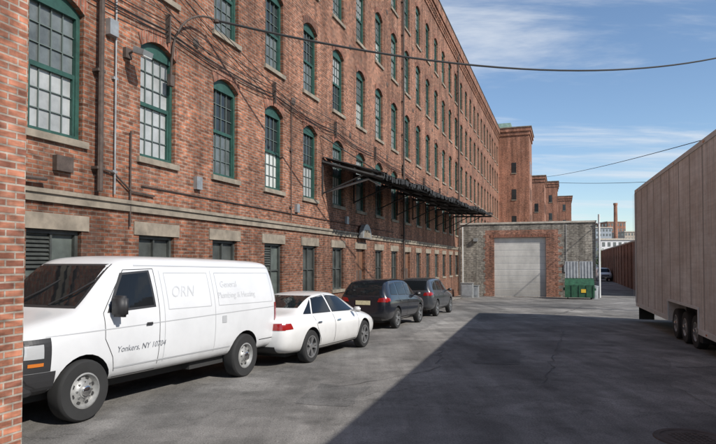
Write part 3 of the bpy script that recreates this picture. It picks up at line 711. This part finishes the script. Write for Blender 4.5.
car('white_sedan',sed_st,[swh,blackp],[1.42,-1.40],.34,.905,place(-1.215,13.94,hS),
 [[(-.28,.99),(.94,.96),(.44,1.32),(-.26,1.37)],[(-1.20,1.0),(-.34,.99),(-.32,1.37),(-.88,1.315)],[(-1.56,1.01),(-1.25,1.0),(-.96,1.29),(-1.24,1.15)]],
 [(-.66,1.01),(.66,1.01),(.52,1.37),(-.52,1.37)],[(-.6,1.13),(.6,1.13),(.5,1.36),(-.5,1.36)],
 {'back':[[(.34,.74),(.80,.74),(.78,.88),(.36,.86)]],'side':[[(-2.34,.75),(-2.14,.76),(-2.18,.87),(-2.32,.87)]],'handles':[(-1.15,.80),(-.2,.79)]},
 {'front':[[(.35,.56),(.7,.58),(.7,.70),(.38,.68)]],'side':[[(2.05,.60),(2.28,.60),(2.25,.70),(2.05,.74)]]},
 [[(1.0,.92),(1.02,.6),(.95,.3)],[(-.3,.95),(-.3,.3)],[(-1.22,.96),(-1.15,.7),(-.98,.45),(-.95,.3)],[(-.98,.3),(.95,.3)]],mir=(.72,1.0))
suv_st=[(-2.27,.5,.72,1.0,.62,.60,1.06,.5),(-2.24,.38,.7,1.06,.80,.76,1.2,.62),(-2.12,.30,.70,1.08,.89,.84,1.40,.68),(-1.92,.27,.70,1.08,.915,.855,1.56,.675),(-1.6,.25,.70,1.07,.92,.86,1.645,.67),(-1.1,.25,.70,1.06,.92,.86,1.675,.665),(-.4,.25,.70,1.05,.92,.86,1.685,.66),(.2,.25,.70,1.04,.92,.86,1.66,.655),(.5,.25,.70,1.03,.92,.86,1.58,.66),(.95,.25,.70,1.02,.92,.855,1.26,.70),(1.2,.25,.70,1.0,.915,.85,1.10,.73),(1.6,.26,.68,.97,.90,.83,1.04,.70),(1.95,.28,.64,.92,.87,.78,.98,.64),(2.15,.32,.6,.82,.79,.70,.88,.56),(2.26,.38,.58,.72,.66,.58,.76,.44)]
def suv(name,pt,M4):
    return car(name,suv_st,[pt,blackp],[1.33,-1.33],.355,.915,M4,
     [[(-.22,1.10),(.92,1.07),(.46,1.50),(-.2,1.57)],[(-1.1,1.12),(-.3,1.11),(-.28,1.575),(-1.06,1.56)],[(-1.85,1.15),(-1.2,1.13),(-1.16,1.55),(-1.62,1.50)]],
     [(-.72,1.12),(.72,1.12),(.6,1.58),(-.6,1.58)],[(-.66,1.14),(.66,1.14),(.56,1.54),(-.56,1.54)],
     {'back':[[(.5,.92),(.84,.92),(.80,1.08),(.55,1.04)]],'side':[[(-2.22,.94),(-2.02,.95),(-2.02,1.04),(-2.2,1.07)]],'handles':[(-1.08,.92),(-.15,.91)]},
     {'front':[[(.4,.74),(.72,.76),(.72,.86),(.42,.84)]],'side':[[(1.95,.76),(2.15,.74),(2.12,.84),(1.95,.88)]]},
     [[(1.0,1.02),(1.0,.6),(.9,.36)],[(-.25,1.06),(-.25,.36)],[(-1.15,1.08),(-1.05,.8),(-.92,.5),(-.9,.36)],[(-.92,.36),(.9,.36)]],plate_z=.82,mir=(.75,1.12),bump=[(-.95,.33),(.95,.33)])
suv('dark_suv',paint('black_paint',(0.012,0.014,0.02),.2,.2,.15),place(1.02,21.55,(.38,.925)))
suv('dark_suv',paint('charcoal_paint',(0.04,0.044,0.05),.25,.2,.15),place(3.1,27.3,(.36,.93)))
dv=empty('delivery_van',place((608-358)/F_PX*92,94,(-.25,-1)))
vb2=vb.copy(); sc.collection.objects.link(vb2); vb2.parent=dv
for ob in [o for o in bpy.data.objects if o.parent==van and o.name.startswith(('trim','wheel'))]:
    c2=ob.copy(); sc.collection.objects.link(c2); c2.parent=dv
# ================================================================ TRAILER
tm=0.308; tnx=1/math.sqrt(1+tm*tm); tdx=tm*tnx
TR=Matrix(((tdx,-tnx,0,3.78),(tnx,tdx,0,0),(0,0,1,0),(0,0,0,1)))
def T(Y): return Y/tnx
tr=empty('enclosed_trailer',TR)
m,nt,b=newmat('faded_trailer_panels'); N=nt.nodes.new; L=nt.links.new; tc=N('ShaderNodeTexCoord')
def tn(sc_,det,ro,stretch,a,b_,c,d):
    mp=N('ShaderNodeMapping'); L(tc.outputs['Object'],mp.inputs[0]); mp.inputs['Scale'].default_value=stretch
    n=N('ShaderNodeTexNoise'); n.inputs['Scale'].default_value=sc_; n.inputs['Detail'].default_value=det; n.inputs['Roughness'].default_value=ro; L(mp.outputs[0],n.inputs['Vector'])
    r=N('ShaderNodeMapRange'); r.inputs[1].default_value=a; r.inputs[2].default_value=b_; r.inputs[3].default_value=c; r.inputs[4].default_value=d; L(n.outputs[0],r.inputs[0]); return r.outputs[0]
a1=tn(1,9,.74,(0.4,1,0.8),.40,.60,0,1)
rp=N('ShaderNodeMix'); rp.data_type='RGBA'; L(a1,rp.inputs[0]); rp.inputs[6].default_value=(0.55,0.485,0.44,1); rp.inputs[7].default_value=(0.74,0.71,0.68,1)
s1_=tn(1,6,.75,(7,1,.3),.35,.65,.74,1.12); s2_=tn(1,5,.7,(.5,1,14),.35,.65,.9,1.08); s3_=tn(3.5,8,.8,(1,1,1),.55,.7,1,.72)
q1=N('ShaderNodeMath'); q1.operation='MULTIPLY'; L(s1_,q1.inputs[0]); L(s2_,q1.inputs[1]); q2=N('ShaderNodeMath'); q2.operation='MULTIPLY'; L(q1.outputs[0],q2.inputs[0]); L(s3_,q2.inputs[1])
mm=N('ShaderNodeMix'); mm.data_type='RGBA'; mm.blend_type='MULTIPLY'; mm.inputs[0].default_value=1; L(rp.outputs[2],mm.inputs[6]); L(q2.outputs[0],mm.inputs[7]); L(mm.outputs[2],b.inputs['Base Color']); b.inputs['Roughness'].default_value=.5
pan=m
t0,t1=T(0.2),T(23.2); zb,zt=.28,4.92; W=-2.6  # near end lengthened out of view so the trailer's shadow fills the foreground
ax=[T(14.7),T(15.75),T(16.8)]; wa,wb_=ax[0]-.62,ax[2]+.62
b=MB()
R=.16
def sect(zlow):
    return [(0,zlow)]+[(-R+R*math.cos(a*math.pi/12),zt-R+R*math.sin(a*math.pi/12)) for a in range(0,7)]+[(W+R+R*math.cos(math.pi/2+a*math.pi/12),zt-R+R*math.sin(math.pi/2+a*math.pi/12)) for a in range(0,7)]+[(W,zlow)]
b.prism(sect(zb),t0,wa,'x',0); b.prism(sect(zb),wb_,t1,'x',0); b.prism(sect(.86),wa,wb_,'x',0)
child(b,'body',[pan],tr,recalc=True)
b=MB(); x=t0+.6
while x<t1:
    lo=.93 if wa-.1<x<wb_+.1 else zb+.16
    b.box(x-.025,x+.025,.0005,.012,lo,zt-.22,0)
    k=lo+.1
    while k<zt-.3: b.box(x-.008,x+.008,.012,.016,k,k+.016,1); k+=.3
    for q in (.305,.61,.915):
        if not (wa-.1<x+q<wb_+.1): b.box(x+q-.008,x+q+.008,.0005,.004,zb+.16,zt-.22,1)
    x+=1.22
b.box(t0,t1,.001,.02,zt-.22,zt-.10,1); b.box(t0,wa,.001,.018,zb,zb+.13,1); b.box(wb_,t1,.001,.018,zb,zb+.13,1)
b.box(wa-.05,wb_+.05,.001,.03,.86,.92,1); b.box(wa-.05,wa,.0012,.03,zb+.13,.86,1); b.box(wb_,wb_+.05,.0012,.03,zb+.13,.86,1)
b.box(t1-.09,t1+.03,.001,.025,zb+.13,zt-.22,1)
x=t0+1
while x<t1: b.box(x-.06,x+.06,.02,.035,zt-.19,zt-.15,2); b.box(x-.04,x+.04,.018,.03,zb+.04,zb+.08,2); x+=3.2
b.box(wa,wb_,-.5,-.46,-.05,.86,3); b.box(wa-.3,wa-.02,-.3,-.01,.1,.27,3); b.box(t1-.5,t1-.45,-.55,-.02,-.2,.28,3)
b.box(t0,t1,-2.0,-.55,.05,.27,3)
child(b,'trim',[simple('trailer_seam',(0.42,0.37,0.33),.6),M['whitem'],amber,M['black']],tr)
b=MB(); b.box(t1+.002,t1+.05,W+.1,-.1,zb+.1,zt-.2,0); b.box(t1+.05,t1+.07,W/2-.02,W/2+.02,zb+.1,zt-.2,1); child(b,'rear_doors',[pan,M['iron']],tr)
for a in ax:
    for (yy,sg) in ((-.06,1),(W+.06,-1)):
        wo=wheel(a,yy,.42,sg,tr,.24,'steel'); wo.location.z=gz(15.7)
# ================================================================ small street objects
def boxobj(name,parts,mats,mw=None,bev=.0):
    b=MB()
    for p in parts: b.box(*p)
    return b.obj(name,mats,mw=mw,bevel=bev)
P=FR.inverted()@Vector(((579-358)/F_PX*43.2,43.2,gz(43.2))); du=empty('dumpster',FR@Matrix.Translation(P))
b=MB(); b.prism([(-.75,.15),(.75,.15),(.75,1.45),(.2,1.45),(-.75,1.05)],-1.0,1.0,'y',0)
for yy in (-.95,-.5,0,.5,.95): b.box(-.79,-.751,yy-.05,yy+.05,.17,1.04,0)
b.box(-.5,.5,1.001,1.12,.65,.8,0); b.box(-.5,.5,-1.12,-1.001,.65,.8,0)
b.box(-.795,-.78,-.42,-.1,.5,.75,1); b.box(.74,.80,-1.0,1.0,1.451,1.5,0)
for yy in (-.8,.8):
    b.lathe([(0,-.03),(.09,-.03),(.09,.03),(0,.03)],(-.55,yy,.09),'y',12,2); b.lathe([(0,-.03),(.09,-.03),(.09,.03),(0,.03)],(.55,yy,.09),'y',12,2)
child(b,'bin',[M['dump'],M['yellow'],M['black']],du)
b=MB()
for yy in (-.98,.03):
    b.prism([(.78,1.5),(.84,1.5),(1.2,2.75),(1.14,2.76)],yy,yy+.93,'y',0)
    for k in range(4): b.prism([(.745,1.52),(.785,1.52),(1.14,2.74),(1.10,2.745)],yy+.08+k*.22,yy+.13+k*.22,'y',0)
child(b,'open_lids',[M['grey']],du)
P=FR.inverted()@Vector(((594-358)/F_PX*43.4,43.4,gz(43.4)))
b=MB(); b.lathe([(0,0),(.24,0),(.3,.9),(.32,.9),(.32,.95),(0,1.0)],(P.x,P.y,P.z),'z',16,0); b.obj('trash_can',[M['grey']],mw=FR,smooth=True)
for (px,Y,ww2,hh) in ((467,45.5,.9,1.1),(474,46.3,.7,.9)):
    P=FR.inverted()@Vector(((px-358)/F_PX*Y,Y,gz(Y))); x,y,z=P
    boxobj('utility_cabinet',[(x-.3,x+.3,y-ww2/2,y+ww2/2,z-.02,z+hh,0),(x-.34,x+.34,y-ww2/2-.04,y+ww2/2+.04,z+hh,z+hh+.05,0),(x-.32,x-.301,y-ww2/2+.08,y+ww2/2-.08,z+.15,z+hh-.12,1)],[M['galv'],M['grey']],FR,.015)
def lampwall(px,z,name='wall_lamp'):
    s=8.6*F_PX/(563-px)/nx; b=MB()
    b.box(s-.09,s+.09,-.08,-.004,z-.1,z+.1,0); b.tube([(s,-.08,z),(s,-.25,z+.05),(s,-.33,z+.02)],.022,6,0)
    b.prism([(-.30,z+.08),(-.55,z-.02),(-.52,z-.12),(-.28,z-.04)],s-.14,s+.14,'x',1) 
    b.prism([(-.53,z-.124),(-.285,z-.044),(-.29,z-.055),(-.53,z-.14)],s-.12,s+.12,'x',2)
    return b.obj(name,[M['iron'],M['galv'],M['gwhite']],mw=FR)
lampwall(124,2+210*(8.6/(563-124)))
s=8.6*F_PX/(563-168)/nx
b=MB(); zz=6.35; pts=[(s,-.04,zz-.3),(s,-.06,zz+.1)]
for k in range(0,11):
    a=math.radians(95)*k/10; pts.append((s+1.15*(1-math.cos(a)),-.08-.28*(1-math.cos(a)),zz+.15+1.25*math.sin(a)))
b.tube(pts,.026,7,0); q=Vector(pts[-1]); b.lathe([(.0,.04),(.05,.03),(.07,-.05),(.0,-.05)],tuple(q),'z',12,0); b.box(s-.07,s+.07,-.09,-.003,zz-.5,zz-.25,0)
b.obj('service_conduit',[M['iron']],mw=FR,smooth=True)
gq=FW(*q)
# ================================================================ cables
def cable(name,a,b_,sag,r=.02,n=28):
    a=Vector(a); b_=Vector(b_); P=[]
    for i in range(n+1):
        t=i/n; p=a.lerp(b_,t); p.z-=sag*4*t*(1-t); P.append(p)
    m=MB(); m.tube(P,r,5,0); return m.obj(name,[M['cable']],smooth=True)
def PW(px,py,Y): return ((px-358)/F_PX*Y,Y,2+(262-py)/F_PX*Y)
pole=PW(775,42,26)
cable('overhead_cable',gq,pole,1.2,.032)
cable('overhead_cable',PW(543,177,118),PW(800,112,30),.5,.03)
cable('overhead_cable',PW(532,181,98),PW(680,180,70),.35,.03)
up=MB(); up.tube([(pole[0],pole[1],-1),(pole[0],pole[1],pole[2]+.6)],[.19,.13],12,0); up.box(pole[0]-1.1,pole[0]+1.1,pole[1]-.05,pole[1]+.05,pole[2]-.06,pole[2]+.06,0)
up.obj('utility_pole',[M['wood']])
wc=empty('wall_cables',FR); b=MB()
for (z,y,r) in ((7.05,-.07,.016),(7.16,-.1,.010),(6.95,-.09,.012),(7.4,-.12,.009)):
    P=[]; x=S(8.0)
    while x<S(47):
        ph=(x-S(8))%5.0/5.0; P.append((x,y-.03*math.sin(ph*3.14),z-(.08+.05*r/.018)*4*ph*(1-ph)-.008*(x-S(8)))); x+=.5
    b.tube(P,r,5,0)
x=S(8)
while x<S(47): b.box(x-.02,x+.02,-.12,-.003,6.8-.008*(x-S(8)),7.42-.008*(x-S(8)),1); x+=5.0
for (a,c,sg) in (((S(9.6),-.08,9.6),(S(17.2),-.08,6.8),.3),((S(10.6),-.1,9.0),(S(21.5),-.2,6.5),.35),((S(9.9),-.1,8.8),(S(14.2),-.1,7.0),.2)):
    P=[]
    for i in range(25):
        t=i/24; p=Vector(a).lerp(Vector(c),t); p.z-=sg*4*t*(1-t); P.append(p)
    b.tube(P,.010,5,0)
child(b,'cables',[M['cable'],M['iron']],wc)
# ================================================================ light, world, camera
ts=Vector((.75,-.66,0)).normalized(); el=math.radians(36.8); tosun=Vector((ts.x*math.cos(el),ts.y*math.cos(el),math.sin(el)))
sl=bpy.data.lights.new('sun','SUN'); sl.energy=5.0; sl.angle=math.radians(.5); sl.color=(1,.95,.88)
so=bpy.data.objects.new('sun',sl); sc.collection.objects.link(so); so.rotation_euler=tosun.to_track_quat('Z','Y').to_euler()
wd=bpy.data.worlds.new('World'); sc.world=wd; wd.use_nodes=True; nt=wd.node_tree; N=nt.nodes.new; L=nt.links.new
bg=nt.nodes['Background']; bg.inputs['Strength'].default_value=.15
sky=N('ShaderNodeTexSky'); sky.sky_type='NISHITA'; sky.sun_disc=False; sky.sun_elevation=el; sky.sun_rotation=math.atan2(tosun.x,tosun.y); sky.air_density=1.0; sky.dust_density=.2; sky.ozone_density=3.0
tc=N('ShaderNodeTexCoord'); sp=N('ShaderNodeSeparateXYZ'); L(tc.outputs['Generated'],sp.inputs[0])
def math2(op,a,b_):
    x=N('ShaderNodeMath'); x.operation=op
    for i,q in enumerate((a,b_)):
        if isinstance(q,(int,float)): x.inputs[i].default_value=q
        else: L(q,x.inputs[i])
    return x.outputs[0]
zc=math2('ADD',math2('MAXIMUM',sp.outputs[2],0.0),.12)
cx=math2('DIVIDE',sp.outputs[0],zc); cy=math2('DIVIDE',sp.outputs[1],zc); cbn=N('ShaderNodeCombineXYZ'); L(cx,cbn.inputs[0]); L(cy,cbn.inputs[1])
mp=N('ShaderNodeMapping'); mp.inputs['Rotation'].default_value=(0,0,math.radians(-35)); mp.inputs['Scale'].default_value=(.55,1.6,1); mp.inputs['Location'].default_value=(3.1,1.3,0); L(cbn.outputs[0],mp.inputs[0])
n1=N('ShaderNodeTexNoise'); n1.inputs['Scale'].default_value=.95; n1.inputs['Detail'].default_value=11; n1.inputs['Roughness'].default_value=.62; n1.inputs['Distortion'].default_value=.5; L(mp.outputs[0],n1.inputs['Vector'])
r1=N('ShaderNodeMapRange'); r1.interpolation_type='SMOOTHSTEP'; r1.inputs[1].default_value=.44; r1.inputs[2].default_value=.68; r1.inputs[3].default_value=.0; r1.inputs[4].default_value=.85; L(n1.outputs[0],r1.inputs[0])
mx=N('ShaderNodeMix'); mx.data_type='RGBA'; L(r1.outputs[0],mx.inputs[0]); L(sky.outputs[0],mx.inputs[6]); mx.inputs[7].default_value=(5.3,5.6,6.0,1)
L(mx.outputs[2],bg.inputs['Color'])
cam=bpy.data.cameras.new('camera'); cam.sensor_width=36; cam.lens=F_PX/716*36; cam.clip_end=5000; cam.clip_start=.05
co=bpy.data.objects.new('camera',cam); sc.collection.objects.link(co); co.location=(0,0,2)
pitch=1.5; co.rotation_euler=(math.radians(90+pitch),0,0); cam.shift_y=(40-F_PX*math.tan(math.radians(pitch)))/716
sc.camera=co
sc.view_settings.view_transform='Standard'; sc.view_settings.look='None'; sc.view_settings.exposure=0
